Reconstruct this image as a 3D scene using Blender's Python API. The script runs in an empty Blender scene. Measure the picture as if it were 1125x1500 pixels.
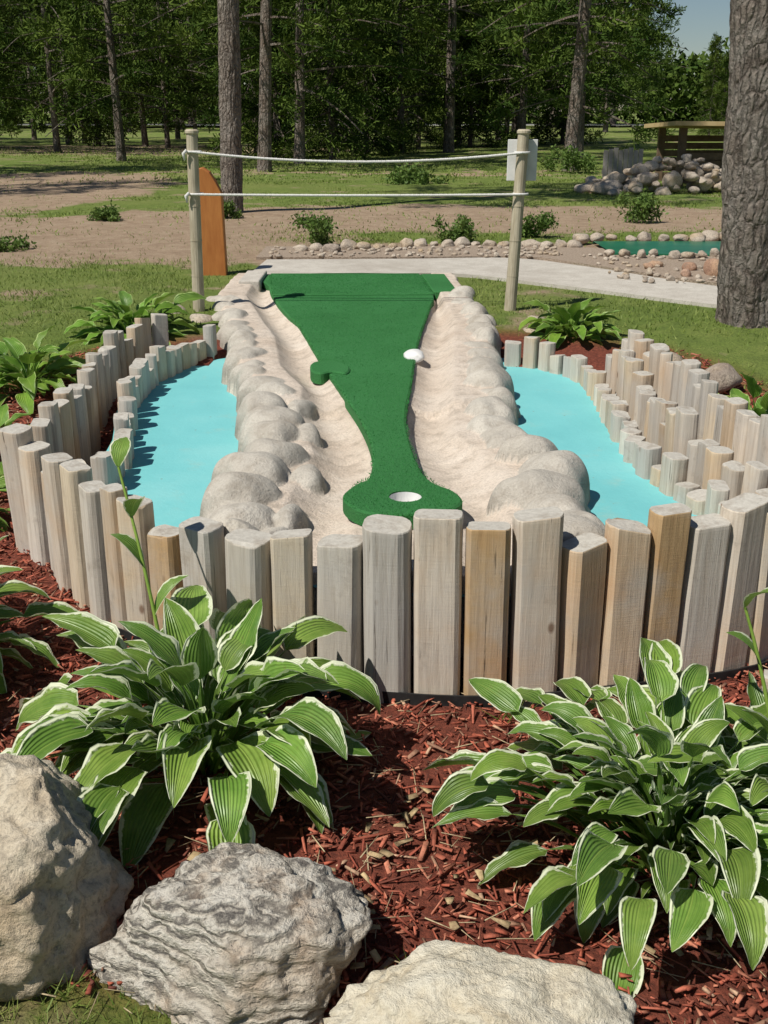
import bpy, bmesh, math, random
import numpy as np
from mathutils import Vector, Matrix, noise, Euler
random.seed(7); rng=np.random.default_rng(7)
scene=bpy.context.scene
R=math.radians

# ---------------------------------------------------------------- helpers
def new_obj(name,me,mats=(),parent=None,smooth=False):
    ob=bpy.data.objects.new(name,me); scene.collection.objects.link(ob)
    for m in mats: me.materials.append(m)
    if parent: ob.parent=parent
    if smooth:
        me.polygons.foreach_set('use_smooth',[True]*len(me.polygons))
    return ob
def mesh_from(name,v,f):
    me=bpy.data.meshes.new(name); me.from_pydata([tuple(p) for p in v],[],[tuple(q) for q in f]); me.update(); return me
def mesh_np(name,V,F):
    me=bpy.data.meshes.new(name); V=np.asarray(V,dtype=np.float32); F=np.asarray(F,dtype=np.int32)
    k=F.shape[1]
    me.vertices.add(len(V)); me.vertices.foreach_set('co',V.ravel())
    me.loops.add(F.size); me.loops.foreach_set('vertex_index',F.ravel())
    me.polygons.add(len(F)); me.polygons.foreach_set('loop_start',np.arange(0,F.size,k,dtype=np.int32))
    me.update(calc_edges=True); me.validate(); return me
def set_col(me,name,cols):
    a=me.color_attributes.new(name,'FLOAT_COLOR','POINT')
    c=np.ones((len(me.vertices),4),dtype=np.float32); c[:,:cols.shape[1]]=cols
    a.data.foreach_set('color',c.ravel())
def catmull(pts,n=6,closed=False):
    out=[]; N=len(pts)
    rngi=range(N) if closed else range(N-1)
    for i in rngi:
        if closed: p=[pts[(i+k)%N] for k in (-1,0,1,2)]
        else: p=[pts[max(0,i-1)],pts[i],pts[i+1],pts[min(N-1,i+2)]]
        for j in range(n):
            t=j/n
            out.append(tuple(0.5*((2*p[1][d])+(-p[0][d]+p[2][d])*t+(2*p[0][d]-5*p[1][d]+4*p[2][d]-p[3][d])*t*t+(-p[0][d]+3*p[1][d]-3*p[2][d]+p[3][d])*t**3) for d in range(len(pts[0]))))
    if not closed: out.append(tuple(pts[-1]))
    return out
class NT:
    def __init__(s,name):
        s.m=bpy.data.materials.new(name); s.m.use_nodes=True; s.t=s.m.node_tree; s.t.nodes.clear()
        s.out=s.n('ShaderNodeOutputMaterial'); s.b=s.n('ShaderNodeBsdfPrincipled'); s.l(s.b.outputs[0],s.out.inputs[0])
        s.b.inputs['Specular IOR Level'].default_value=0.3
    def n(s,t,**k):
        x=s.t.nodes.new(t)
        for a,b in k.items(): setattr(x,a,b)
        return x
    def l(s,a,b): s.t.links.new(a,b)
    def co(s,scale=(1,1,1),kind='Object'):
        tc=s.n('ShaderNodeTexCoord'); mp=s.n('ShaderNodeMapping'); mp.inputs['Scale'].default_value=scale
        s.l(tc.outputs[kind],mp.inputs[0]); return mp.outputs[0]
    def noise(s,scale,detail=6,rough=.6,co=None,dist=0):
        x=s.n('ShaderNodeTexNoise'); x.inputs['Scale'].default_value=scale; x.inputs['Detail'].default_value=detail
        x.inputs['Roughness'].default_value=rough; x.inputs['Distortion'].default_value=dist
        s.l(co if co is not None else s.co(),x.inputs['Vector']); return x.outputs['Fac']
    def voro(s,scale,co=None,feature='F1',out='Distance'):
        x=s.n('ShaderNodeTexVoronoi',feature=feature); x.inputs['Scale'].default_value=scale
        s.l(co if co is not None else s.co(),x.inputs['Vector']); return x.outputs[out]
    def ramp(s,fac,stops):
        r=s.n('ShaderNodeValToRGB'); e=r.color_ramp.elements
        while len(e)<len(stops): e.new(.5)
        for i,(p,c) in enumerate(stops):
            e[i].position=p; e[i].color=(c[0],c[1],c[2],1) if not isinstance(c,(int,float)) else (c,c,c,1)
        s.l(fac,r.inputs[0]); return r.outputs[0]
    def mix(s,fac,a,b,mode='MIX'):
        x=s.n('ShaderNodeMix',data_type='RGBA',blend_type=mode)
        for inp,v in ((x.inputs[0],fac),(x.inputs[6],a),(x.inputs[7],b)):
            if hasattr(v,'links'): s.l(v,inp)
            elif isinstance(v,(int,float)): inp.default_value=v
            else: inp.default_value=(v[0],v[1],v[2],1)
        return x.outputs[2]
    def math(s,op,a,b=0,c=0):
        x=s.n('ShaderNodeMath',operation=op)
        for i,v in enumerate((a,b,c)):
            if hasattr(v,'links'): s.l(v,x.inputs[i])
            else: x.inputs[i].default_value=v
        return x.outputs[0]
    def attr(s,name,out='Color'):
        x=s.n('ShaderNodeAttribute',attribute_name=name); return x.outputs[out]
    def sep(s,v): x=s.n('ShaderNodeSeparateColor'); s.l(v,x.inputs[0]); return x.outputs
    def bump(s,h,strength=.5,dist=.01,prev=None):
        x=s.n('ShaderNodeBump'); x.inputs['Strength'].default_value=strength; x.inputs['Distance'].default_value=dist
        s.l(h,x.inputs['Height'])
        if prev is not None: s.l(prev,x.inputs['Normal'])
        return x.outputs[0]
    def fin(s,col=None,rough=.8,nrm=None):
        if col is not None:
            if hasattr(col,'links'): s.l(col,s.b.inputs['Base Color'])
            else: s.b.inputs['Base Color'].default_value=(*col,1)
        if hasattr(rough,'links'): s.l(rough,s.b.inputs['Roughness'])
        else: s.b.inputs['Roughness'].default_value=rough
        if nrm is not None: s.l(nrm,s.b.inputs['Normal'])
        return s.m
def translucent(k,col,fac):
    tr=k.n('ShaderNodeBsdfTranslucent'); mx=k.n('ShaderNodeMixShader'); mx.inputs[0].default_value=fac
    k.l(col,tr.inputs[0]); k.l(k.b.outputs[0],mx.inputs[1]); k.l(tr.outputs[0],mx.inputs[2]); k.l(mx.outputs[0],k.out.inputs[0])
def diffuse(k,col):
    d=k.n('ShaderNodeBsdfDiffuse'); k.l(col,d.inputs[0]); k.l(d.outputs[0],k.out.inputs[0]); return k.m

# ---------------------------------------------------------------- materials
def m_ground():
    k=NT('ground_soil_grass'); z=k.sep(k.attr('zone'))
    n1=k.noise(.35,5,.65); n2=k.noise(6,8,.7); n3=k.noise(60,6,.7); n4=k.noise(1.6,5,.6)
    g=k.ramp(n2,[(.25,(.065,.115,.018)),(.5,(.145,.215,.035)),(.75,(.26,.30,.075))])
    g=k.mix(k.ramp(n1,[(.35,0.),(.7,.7)]),g,(.25,.27,.075))
    g=k.mix(k.ramp(n3,[(.3,.6),(.6,0.)]),g,(.05,.08,.015))
    d=k.ramp(n2,[(.2,(.22,.15,.095)),(.5,(.42,.31,.21)),(.8,(.54,.44,.31))])
    d=k.mix(k.ramp(n3,[(.35,.6),(.6,0.)]),d,(.18,.115,.07))
    mu=k.ramp(n3,[(.25,(.06,.018,.011)),(.55,(.22,.058,.034)),(.8,(.38,.12,.07))])
    dm=k.math('ADD',z[1],k.math('MULTIPLY',k.math('SUBTRACT',n4,.5),1.6))
    dm=k.ramp(dm,[(.4,0.),(.58,1.)])
    c=k.mix(dm,g,d); c=k.mix(z[0],c,mu)
    return k.fin(c,.95,k.bump(k.math('ADD',n2,n3),.8,.03))
def m_mulch():
    k=NT('red_wood_mulch'); a=k.attr('tint')
    c=k.mix(k.ramp(k.noise(90,4),[(.3,.5),(.55,0.)]),a,(.11,.032,.02))
    return k.fin(c,.8,k.bump(k.noise(200,3,co=k.co((1,1,1))),.4,.003))
def m_wood():
    k=NT('weathered_timber'); a=k.attr('tint')
    g1=k.noise(9,7,.65,k.co((9,9,.45)),.5); g2=k.noise(8,4,.6,k.co((12,12,.35)),.2); b=k.noise(4,5,.6)
    c=k.mix(k.ramp(g1,[(.33,.5),(.58,0.)]),a,k.mix(1.0,a,(.52,.45,.38),'MULTIPLY'))
    c=k.mix(k.ramp(b,[(.43,0.),(.66,.6)]),c,(.45,.425,.385))
    c=k.mix(k.ramp(k.noise(2.6,4),[(.5,0.),(.72,.55)]),c,k.mix(1.0,a,(.95,.70,.46),'MULTIPLY'))
    c=k.mix(k.ramp(k.noise(7,8,.75),[(.30,.45),(.43,0.)]),c,(.22,.18,.14))
    c=k.mix(k.ramp(g2,[(.27,.85),(.33,0.)]),c,(.08,.055,.035))
    kn=k.voro(3.2,k.co((2.2,2.2,1.3)))
    c=k.mix(k.ramp(kn,[(.04,.8),(.09,0.)]),c,(.16,.085,.045))
    saw=k.noise(3,2,.5,k.co((2,2,45)),2.5)
    geo=k.n('ShaderNodeNewGeometry'); sp=k.n('ShaderNodeSeparateXYZ'); k.l(geo.outputs['Normal'],sp.inputs[0])
    top=k.mix(k.noise(70,5),(.30,.275,.235),(.62,.59,.52)); top=k.mix(k.ramp(k.noise(14,5,.7),[(.35,.5),(.5,0.)]),top,(.25,.20,.15))
    c=k.mix(k.ramp(sp.outputs[2],[(.5,0.),(.7,1.)]),c,top)
    h=k.math('ADD',k.math('ADD',g1,k.ramp(g2,[(.27,0.),(.35,1.)])),k.math('MULTIPLY',saw,.16))
    return k.fin(c,.85,k.bump(h,.55,.005))
def m_concrete_rock():
    k=NT('sculpted_concrete'); n=k.noise(3.5,8,.65); f=k.noise(120,4,.7); c2=k.noise(14,6,.7); c3=k.noise(34,5,.7)
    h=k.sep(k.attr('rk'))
    base=k.ramp(n,[(.3,(.52,.42,.33)),(.5,(.62,.525,.43)),(.72,(.68,.60,.51))])
    rk=k.ramp(n,[(.3,(.41,.37,.31)),(.55,(.54,.50,.43)),(.75,(.63,.59,.51))])
    c=k.mix(h[0],base,rk)
    c=k.mix(k.math('MULTIPLY',h[2],.40),c,(.38,.35,.30))
    c=k.mix(k.ramp(c2,[(.34,.5),(.50,0.)]),c,(.32,.275,.22))
    c=k.mix(k.ramp(c3,[(.58,0.),(.70,.4)]),c,(.66,.61,.53))
    c=k.mix(k.ramp(f,[(.35,.35),(.55,0.)]),c,(.26,.225,.185))
    c=k.mix(k.ramp(h[1],[(.25,0.),(1.,.75)]),c,(.16,.13,.10))  # crease shadow painted into the colour, along with dirt, at lump rims
    return k.fin(c,.9,k.bump(k.math('ADD',k.math('MULTIPLY',f,.6),k.math('ADD',c2,c3)),.7,.010))
def m_pond():
    k=NT('painted_pond_floor'); n=k.noise(1.7,6,.6); f=k.noise(30,5,.7)
    c=k.ramp(n,[(.3,(.145,.46,.475)),(.55,(.18,.525,.535)),(.75,(.24,.57,.57))])
    c=k.mix(k.ramp(f,[(.60,0.),(.78,.45)]),c,(.32,.60,.58))
    st=k.noise(5,7,.7); c=k.mix(k.ramp(st,[(.58,0.),(.8,.5)]),c,(.36,.46,.38))
    lf=k.voro(9,k.co((1,1,.01))); c=k.mix(k.ramp(lf,[(.025,.7),(.05,0.)]),c,(.22,.18,.10))
    return k.fin(c,.6,k.bump(k.math('ADD',f,n),.25,.01))
def m_turf():
    k=NT('artificial_turf'); n=k.noise(2.2,5,.6); f=k.noise(350,2,.5); f2=k.noise(90,4,.7)
    c=k.ramp(f,[(.3,(.012,.085,.020)),(.6,(.036,.18,.045)),(.8,(.065,.25,.07))])
    c=k.mix(k.ramp(n,[(.35,.0),(.7,.45)]),c,(.05,.215,.065))
    return k.fin(c,.85,k.bump(k.math('ADD',f,f2),.7,.005))
def m_blade(name,c1,c2,tr=.25):
    k=NT(name); n=k.noise(9,3); c=k.mix(k.ramp(n,[(.3,0.),(.7,1.)]),c1,c2)
    if tr<=0: return diffuse(k,c)
    k.fin(c,.6); translucent(k,c,tr); return k.m
def m_leaf(name,g1,g2,margin,mw=.72):
    k=NT(name); uv=k.n('ShaderNodeTexCoord').outputs['UV']; sp=k.n('ShaderNodeSeparateXYZ'); k.l(uv,sp.inputs[0])
    u=k.math('ABSOLUTE',k.math('MULTIPLY_ADD',sp.outputs[0],2,-1))
    v=sp.outputs[1]
    n=k.noise(14,3); n2=k.noise(45,3)
    body=k.mix(k.ramp(n,[(.3,0.),(.7,1.)]),g1,g2)
    rnd=k.attr('tint'); body=k.mix(1.0,body,rnd,'MULTIPLY')
    vein=k.math('SINE',k.math('MULTIPLY',u,34))
    body=k.mix(k.ramp(vein,[(.0,0.),(1.,.14)]),body,(g1[0]*.4,g1[1]*.45,g1[2]*.5))
    body=k.mix(k.ramp(u,[(.02,.5),(.05,0.)]),body,(g2[0]*1.4,g2[1]*1.25,g2[2]*1.3))
    body=k.mix(k.ramp(k.noise(60,3,.7),[(.62,0.),(.72,.5)]),body,(.20,.20,.06))
    e=k.math('ADD',u,k.math('MULTIPLY',k.math('SUBTRACT',n2,.5),.5))
    isb=k.math('GREATER_THAN',v,.001)
    em=k.math('MULTIPLY',k.ramp(e,[(mw,0.),(mw+.07,1.)]),isb)
    c=k.mix(em,body,margin)
    k.b.inputs['Specular IOR Level'].default_value=.5
    k.fin(c,.38,k.bump(vein,.5,.004)); translucent(k,c,.25); return k.m
def m_bark(name,c1,c2,sc=1.0):
    k=NT(name); w=k.n('ShaderNodeTexNoise'); w.inputs['Scale'].default_value=6; w.inputs['Detail'].default_value=4
    co=k.co((9*sc,9*sc,2.2*sc)); k.l(k.co((1,1,1)),w.inputs['Vector'])
    ad=k.n('ShaderNodeVectorMath',operation='MULTIPLY_ADD'); k.l(w.outputs['Color'],ad.inputs[0]); ad.inputs[1].default_value=(.9,.9,.9); k.l(co,ad.inputs[2])
    v=k.voro(2.6,ad.outputs[0],'DISTANCE_TO_EDGE'); n=k.noise(9,7,.7,co,.4); fl=k.noise(30,5,.7)
    c=k.mix(n,c1,c2); c=k.mix(k.ramp(v,[(.0,.8),(.18,0.)]),c,(.05,.036,.028))
    c=k.mix(k.ramp(k.noise(5,6,.7),[(.42,0.),(.62,.65)]),c,(.33,.30,.26))
    c=k.mix(k.ramp(fl,[(.35,.5),(.5,0.)]),c,(.09,.065,.05))
    return k.fin(c,.95,k.bump(k.math('ADD',k.math('MULTIPLY',k.ramp(v,[(0,0.),(.25,1.)]),.9),k.math('ADD',n,fl)),1.0,.025))
def m_needles():
    k=NT('pine_needles'); oi=k.n('ShaderNodeObjectInfo').outputs['Random']; n=k.noise(.9,3)
    c=k.mix(k.ramp(n,[(.38,0.),(.66,1.)]),(.035,.062,.014),(.15,.20,.04))
    c=k.mix(k.math('MULTIPLY',oi,.5),c,(.04,.08,.018)); return diffuse(k,c)
def m_stone(name,stops,warp=0,scale=5,speck=.4,dark=(.06,.05,.045)):
    k=NT(name)
    n=k.noise(scale,9,.68,dist=warp); f=k.noise(70,5,.75); v=k.noise(2.3,5,.6); v2=k.noise(11,6,.7)
    c=k.ramp(n,stops)
    c=k.mix(k.ramp(v,[(.50,0.),(.66,.6)]),c,(.46,.32,.17))
    c=k.mix(k.ramp(f,[(.38,speck),(.52,0.)]),c,dark)
    c=k.mix(k.ramp(f,[(.58,0.),(.75,.5)]),c,(.72,.66,.56))
    c=k.mix(k.ramp(v2,[(.32,.5),(.44,0.)]),c,(.19,.155,.12))
    return k.fin(c,.85,k.bump(k.math('ADD',n,k.math('ADD',k.math('MULTIPLY',f,.5),k.math('MULTIPLY',v2,.6))),1.0,.022))
def m_plain(name,c1,c2,scale=20,rough=.7,bs=.3,bd=.004,co=None):
    k=NT(name); n=k.noise(scale,6,.65,k.co(co) if co else None); c=k.mix(k.ramp(n,[(.3,0.),(.7,1.)]),c1,c2)
    return k.fin(c,rough,k.bump(n,bs,bd))
def m_path():
    k=NT('concrete_path'); n=k.noise(8,7,.65); s_=k.noise(1.3,5,.6); f=k.noise(90,4,.7)
    c=k.mix(k.ramp(n,[(.3,0.),(.7,1.)]),(.42,.385,.33),(.56,.525,.46)); c=k.mix(k.ramp(s_,[(.5,0.),(.7,.5)]),c,(.33,.29,.24)); c=k.mix(k.ramp(f,[(.36,.5),(.46,0.)]),c,(.20,.17,.14))
    return k.fin(c,.9,k.bump(f,.4,.005))
def m_strata():
    k=NT('banded_gneiss')
    w=k.n('ShaderNodeTexWave',wave_type='BANDS',bands_direction='Z'); w.inputs['Scale'].default_value=8; w.inputs['Distortion'].default_value=16; w.inputs['Detail'].default_value=7; w.inputs['Detail Scale'].default_value=.9; w.inputs['Detail Roughness'].default_value=.65
    k.l(k.co((.6,.6,1.5)),w.inputs['Vector'])
    f=k.noise(90,5,.75); n=k.noise(6,7,.65); n2=k.noise(2.5,4,.6)
    c=k.ramp(w.outputs['Fac'],[(.0,(.17,.155,.135)),(.16,(.44,.40,.335)),(.5,(.66,.60,.50)),(1,(.76,.71,.61))])
    c=k.mix(k.ramp(n2,[(.46,0.),(.66,.7)]),c,(.62,.53,.41))
    c=k.mix(k.ramp(n,[(.50,0.),(.68,.6)]),c,(.55,.37,.23))
    c=k.mix(k.ramp(f,[(.36,.55),(.5,0.)]),c,(.17,.145,.125))
    return k.fin(c,.88,k.bump(k.math('ADD',k.math('MULTIPLY',w.outputs['Fac'],.6),k.math('ADD',f,n)),.9,.018))
M=dict(ground=m_ground(),mulch=m_mulch(),wood=m_wood(),conc=m_concrete_rock(),pond=m_pond(),turf=m_turf(),path=m_path())
M['turfblade']=m_blade('turf_fibre',(.020,.13,.030),(.055,.24,.065),0)
M['grass']=m_blade('grass_blades',(.11,.19,.025),(.30,.35,.09),.3)
M['hosta']=m_leaf('hosta_leaf',(.125,.245,.035),(.25,.39,.075),(.76,.80,.57),.80)
M['hosta2']=m_leaf('hosta_leaf_green',(.15,.30,.035),(.26,.43,.07),(.42,.54,.18),.88)
M['bark']=m_bark('pine_bark',(.17,.135,.11),(.34,.29,.24),1.0)
M['barkfar']=m_bark('pine_bark_rough',(.16,.12,.095),(.30,.24,.19),.8)
M['needle']=m_needles()
M['strata']=m_strata()
M['granite']=m_stone('beige_granite',[(.3,(.42,.34,.24)),(.5,(.64,.55,.41)),(.7,(.74,.68,.55))],.5,4)
M['quartz']=m_stone('cream_quartzite',[(.28,(.44,.33,.19)),(.42,(.70,.62,.46)),(.7,(.80,.77,.65))],.4,5,.25,(.2,.15,.09))
M['field']=m_stone('fieldstone',[(.3,(.30,.245,.20)),(.5,(.50,.42,.33)),(.7,(.62,.54,.44))],.2,3)
M['pink']=m_stone('pink_fieldstone',[(.3,(.32,.17,.11)),(.5,(.44,.27,.18)),(.7,(.52,.36,.27))],.2,3)
M['white']=m_plain('white_paint',(.62,.62,.60),(.78,.77,.74),12,.6)
M['post']=m_plain('peeled_post_wood',(.30,.25,.17),(.54,.48,.36),6,.75,.4,.004,(6,6,1))
M['rope']=m_plain('white_rope',(.55,.54,.50),(.72,.71,.68),120,.8)
M['orange']=m_plain('stained_timber',(.36,.12,.03),(.50,.20,.055),5,.6,.3,.004,(5,5,.8))
M['black']=m_plain('black_edging',(.012,.012,.012),(.03,.03,.03),20,.6)
M['green']=m_plain('green_pool_paint',(.010,.10,.05),(.02,.16,.08),4,.35)
M['gravel']=m_plain('gravel',(.22,.16,.115),(.48,.39,.30),60,.95,.9,.02)
M['road']=m_plain('asphalt',(.22,.22,.21),(.30,.295,.28),3,.9)
M['grey']=m_plain('grey_board',(.26,.235,.20),(.40,.36,.31),8,.85)
M['darkwood']=m_plain('dark_log_wall',(.10,.065,.04),(.20,.14,.09),8,.85)
M['roof']=m_plain('tan_roof_board',(.42,.30,.14),(.55,.42,.22),6,.8)

# ---------------------------------------------------------------- terrain
def sstep(a,b,x): t=np.clip((x-a)/(b-a),0,1); return t*t*(3-2*t)
LY=[2.8,3.0,3.48,3.89,4.44,4.83,5.29,6.02,6.5,7.5,8.6]; LX=[-.62,-.60,-.57,-.52,-.61,-.62,-.77,-.86,-.98,-1.2,-1.2]
RY=[2.8,3.26,3.59,3.97,4.15,4.78,5.44,6.5,7.4,8.6];     RX=[.66,.65,.69,.62,.54,.56,.60,.67,.62,.6]
xl=lambda y:np.interp(y,LY,LX); xr=lambda y:np.interp(y,RY,RX)
fp=[(-1.342,3.87),(-1.152,3.61),(-.904,3.24),(-.679,3.08),(-.484,2.93),(-.271,2.86),(.015,2.80),(.153,2.78),(.29,2.775),(.43,2.785),(.68,2.84),(.89,2.885),(1.12,2.96),(1.3,3.08)]
fxs=[p[0] for p in fp]; fys=[p[1] for p in fp]
def G(x,y): return .4*sstep(3.4,7.0,y)
def bed(x,y):
    y2=np.where(y<3,y+.4*sstep(-.45,.3,x),y)
    return 1-sstep(.93,1.07,(np.abs(x/2.15)**3+np.abs((y2-4.05)/2.4)**3)**(1/3))
def blob(x,y,cx,cy,rx,ry): return 1-sstep(.6,1.3,np.sqrt(((x-cx)/rx)**2+((y-cy)/ry)**2))
def dirt(x,y):
    d=blob(x,y,-3.2,11.6,3.0,2.6); d=np.maximum(d,blob(x,y,-6.5,19,3,6)); d=np.maximum(d,.95*blob(x,y,1.5,13.6,5.5,2.0))
    d=np.maximum(d,blob(x,y,1,10,4.5,.9)); d=np.maximum(d,.5*blob(x,y,8,14,5,3)); d=np.maximum(d,.45*blob(x,y,0,24,9,1.5))
    d=np.maximum(d,.6*blob(x,y,-12,40,14,6))
    d=np.maximum(d,.30)
    return d
def axis(segs):
    a=[]
    for s0,s1,n in segs: a+=list(np.linspace(s0,s1,n,endpoint=False))
    return np.array(a+[segs[-1][1]])
X=axis([(-3000,-300,6),(-300,-40,14),(-40,-8,40),(-8,-3,25),(-3,3,100),(3,8,25),(8,40,40),(40,300,14),(300,3000,6)])
Y=axis([(-60,-5,8),(-5,1,12),(1,10,150),(10,30,60),(30,120,45),(120,400,10),(400,3500,6)])
XX,YY=np.meshgrid(X,Y)
ZZ=G(XX,YY)
inner=((XX>xl(YY)+.2)&(XX<xr(YY)-.2)&(YY>2.95)&(YY<8.3))|((XX>-1.15)&(XX<1.1)&(YY>np.interp(XX,fxs,fys)+.1)&(YY<5.75))|((XX>-.9)&(XX<.7)&(YY>3)&(YY<6.0))
def bmp(x,y): return noise.noise(Vector((x*.8,y*.8,0)))*.03+noise.noise(Vector((x*3,y*3,5)))*.012
bump=np.array([bmp(x,y) for x,y in zip(XX.ravel(),YY.ravel())]).reshape(XX.shape)
und=np.array([noise.noise(Vector((x*.09,y*.09,9))) for x,y in zip(XX.ravel(),YY.ravel())]).reshape(XX.shape)
ZZ=ZZ+bump*sstep(0,2,np.abs(YY-7.9)-.3)*.9+und*.12*sstep(14,24,YY)
ZZ=np.where(inner,np.minimum(ZZ-.06,.12),ZZ)
ny,nx=XX.shape
idx=np.arange(nx*ny).reshape(ny,nx)
F=np.stack([idx[:-1,:-1],idx[:-1,1:],idx[1:,1:],idx[1:,:-1]],-1).reshape(-1,4)
me=mesh_np('ground',np.stack([XX,YY,ZZ],-1).reshape(-1,3),F)
set_col(me,'zone',np.stack([bed(XX,YY).ravel(),dirt(XX,YY).ravel(),np.zeros(nx*ny)],-1))
new_obj('ground',me,[M['ground']],smooth=True)
def gz(x,y): return float(G(np.array(x),np.array(y)))

def strip(name,left,right,z,mat,th=.0,parent=None):
    n=len(left); v=[(p[0],p[1],z) for p in left]+[(p[0],p[1],z) for p in right]
    f=[(i,i+1,n+i+1,n+i) for i in range(n-1)]
    if th:
        m=len(v); v+=[(a,b,c-th) for a,b,c in v]
        f+=[(i,m+i,m+i+1,i+1) for i in range(n-1)]+[(n+i+1,m+n+i+1,m+n+i,n+i) for i in range(n-1)]
    return new_obj(name,mesh_from(name,v,f),[mat],parent)
near=catmull([(-1.05,8.5),(-.3,8.49),(.52,8.55),(1.19,8.02),(2.15,7.1),(3.2,6.2),(5,5)],6)
far=catmull([(-1.0,9.4),(.2,9.45),(1.1,9.5),(1.65,8.95),(2.4,7.9),(3.5,7.0),(5.6,5.6)],6)
strip('concrete_path',near,far,.425,M['path'],.08)
strip('road',[(-400,100),(400,92)],[(-400,112),(400,104)],.58,M['road'])
strip('gravel_bed',catmull([(-1.1,9.5),(.2,9.5),(1.2,9.55),(1.7,9.0),(2.45,7.98),(3.5,7.1)],4),catmull([(-1.1,10.3),(.2,10.3),(1.3,10.4),(2.3,10.0),(3.3,9.3),(4.3,8.4)],4),.432,M['gravel'],.05)

# ---------------------------------------------------------------- mulch chips
def boxes(P,L,W,H,ang,tilt,cols,name,mat):
    n=len(P); base=np.array([(-1,-1,-1),(1,-1,-1),(1,1,-1),(-1,1,-1),(-1,-.8,1),(1,-.8,1),(1,.8,1),(-1,.8,1)],float)*.5
    V=base[None]*np.stack([L,W,H],-1)[:,None]
    V=V+rng.normal(0,.12,(n,8,3))*np.stack([W,W,H],-1)[:,None]
    tap=rng.uniform(.3,1,(n,1)); V[:,:,1]*=np.where(base[None,:,0]>0,tap,1)
    ct,st=np.cos(tilt),np.sin(tilt)
    x=V[:,:,0]*ct[:,None]-V[:,:,2]*st[:,None]; z=V[:,:,0]*st[:,None]+V[:,:,2]*ct[:,None]; y=V[:,:,1]
    ca,sa=np.cos(ang)[:,None],np.sin(ang)[:,None]
    V=np.stack([x*ca-y*sa,x*sa+y*ca,z],-1)+P[:,None]
    fb=np.array([(0,3,2,1),(4,5,6,7),(0,1,5,4),(1,2,6,5),(2,3,7,6),(3,0,4,7)])
    F=(fb[None]+8*np.arange(n)[:,None,None]).reshape(-1,4)
    me=mesh_np(name,V.reshape(-1,3),F); set_col(me,'tint',np.repeat(cols,8,0)); return new_obj(name,me,[mat])
n=44000
px=rng.uniform(-2.1,2.1,n); py=1.2+rng.uniform(0,1,n)**1.3*4.9
keep=(bed(px,py)>.35)&~((px>-1.3)&(px<1.35)&(py>np.interp(px,fxs,fys)+.03)&(py<6.1)); px,py=px[keep],py[keep]; n=len(px)
sm=rng.uniform(0,1,n)<.62
L=np.where(sm,rng.gamma(3,.0042,n)+.004,rng.gamma(3,.010,n)+.012); W=np.where(sm,rng.uniform(.0015,.007,n),rng.uniform(.003,.013,n)); H=rng.uniform(.0015,.006,n)
z=np.array([gz(a,b) for a,b in zip(px,py)])+np.array([bmp(a,b)*.9 for a,b in zip(px,py)])+rng.uniform(.0,.02,n)
pal=np.array([(.38,.098,.056),(.27,.067,.040),(.50,.19,.115),(.14,.043,.028),(.56,.36,.23),(.44,.13,.078),(.30,.165,.105)])
cols=pal[rng.choice(7,n,p=[.27,.2,.14,.13,.04,.14,.08])]*rng.uniform(.7,1.25,(n,1))
boxes(np.stack([px,py,z],-1),L,W,H,rng.uniform(0,6.28,n),rng.normal(0,.3,n),cols,'wood_mulch',M['mulch'])
n=420; px=rng.uniform(-1.2,1.2,n); py=rng.uniform(1.5,2.75,n); z=np.array([bmp(a,b)*.9 for a,b in zip(px,py)])+.022
boxes(np.stack([px,py,z],-1),rng.uniform(.02,.09,n),rng.uniform(.0012,.003,n),np.full(n,.0015),rng.uniform(0,6.28,n),rng.normal(0,.1,n),np.array([(.50,.40,.24)])*rng.uniform(.7,1.2,(n,1)),'dry_straw',M['mulch'])
n=90; px=rng.normal(.15,.4,n); py=rng.uniform(1.65,2.3,n); z=np.array([bmp(a,b)*.9 for a,b in zip(px,py)])+.026
boxes(np.stack([px,py,z],-1),rng.uniform(.02,.04,n),rng.uniform(.012,.022,n),np.full(n,.0015),rng.uniform(0,6.28,n),rng.normal(0,.35,n),np.array([(.50,.37,.20)])*rng.uniform(.6,1.2,(n,1)),'dry_leaves',M['mulch'])

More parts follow.
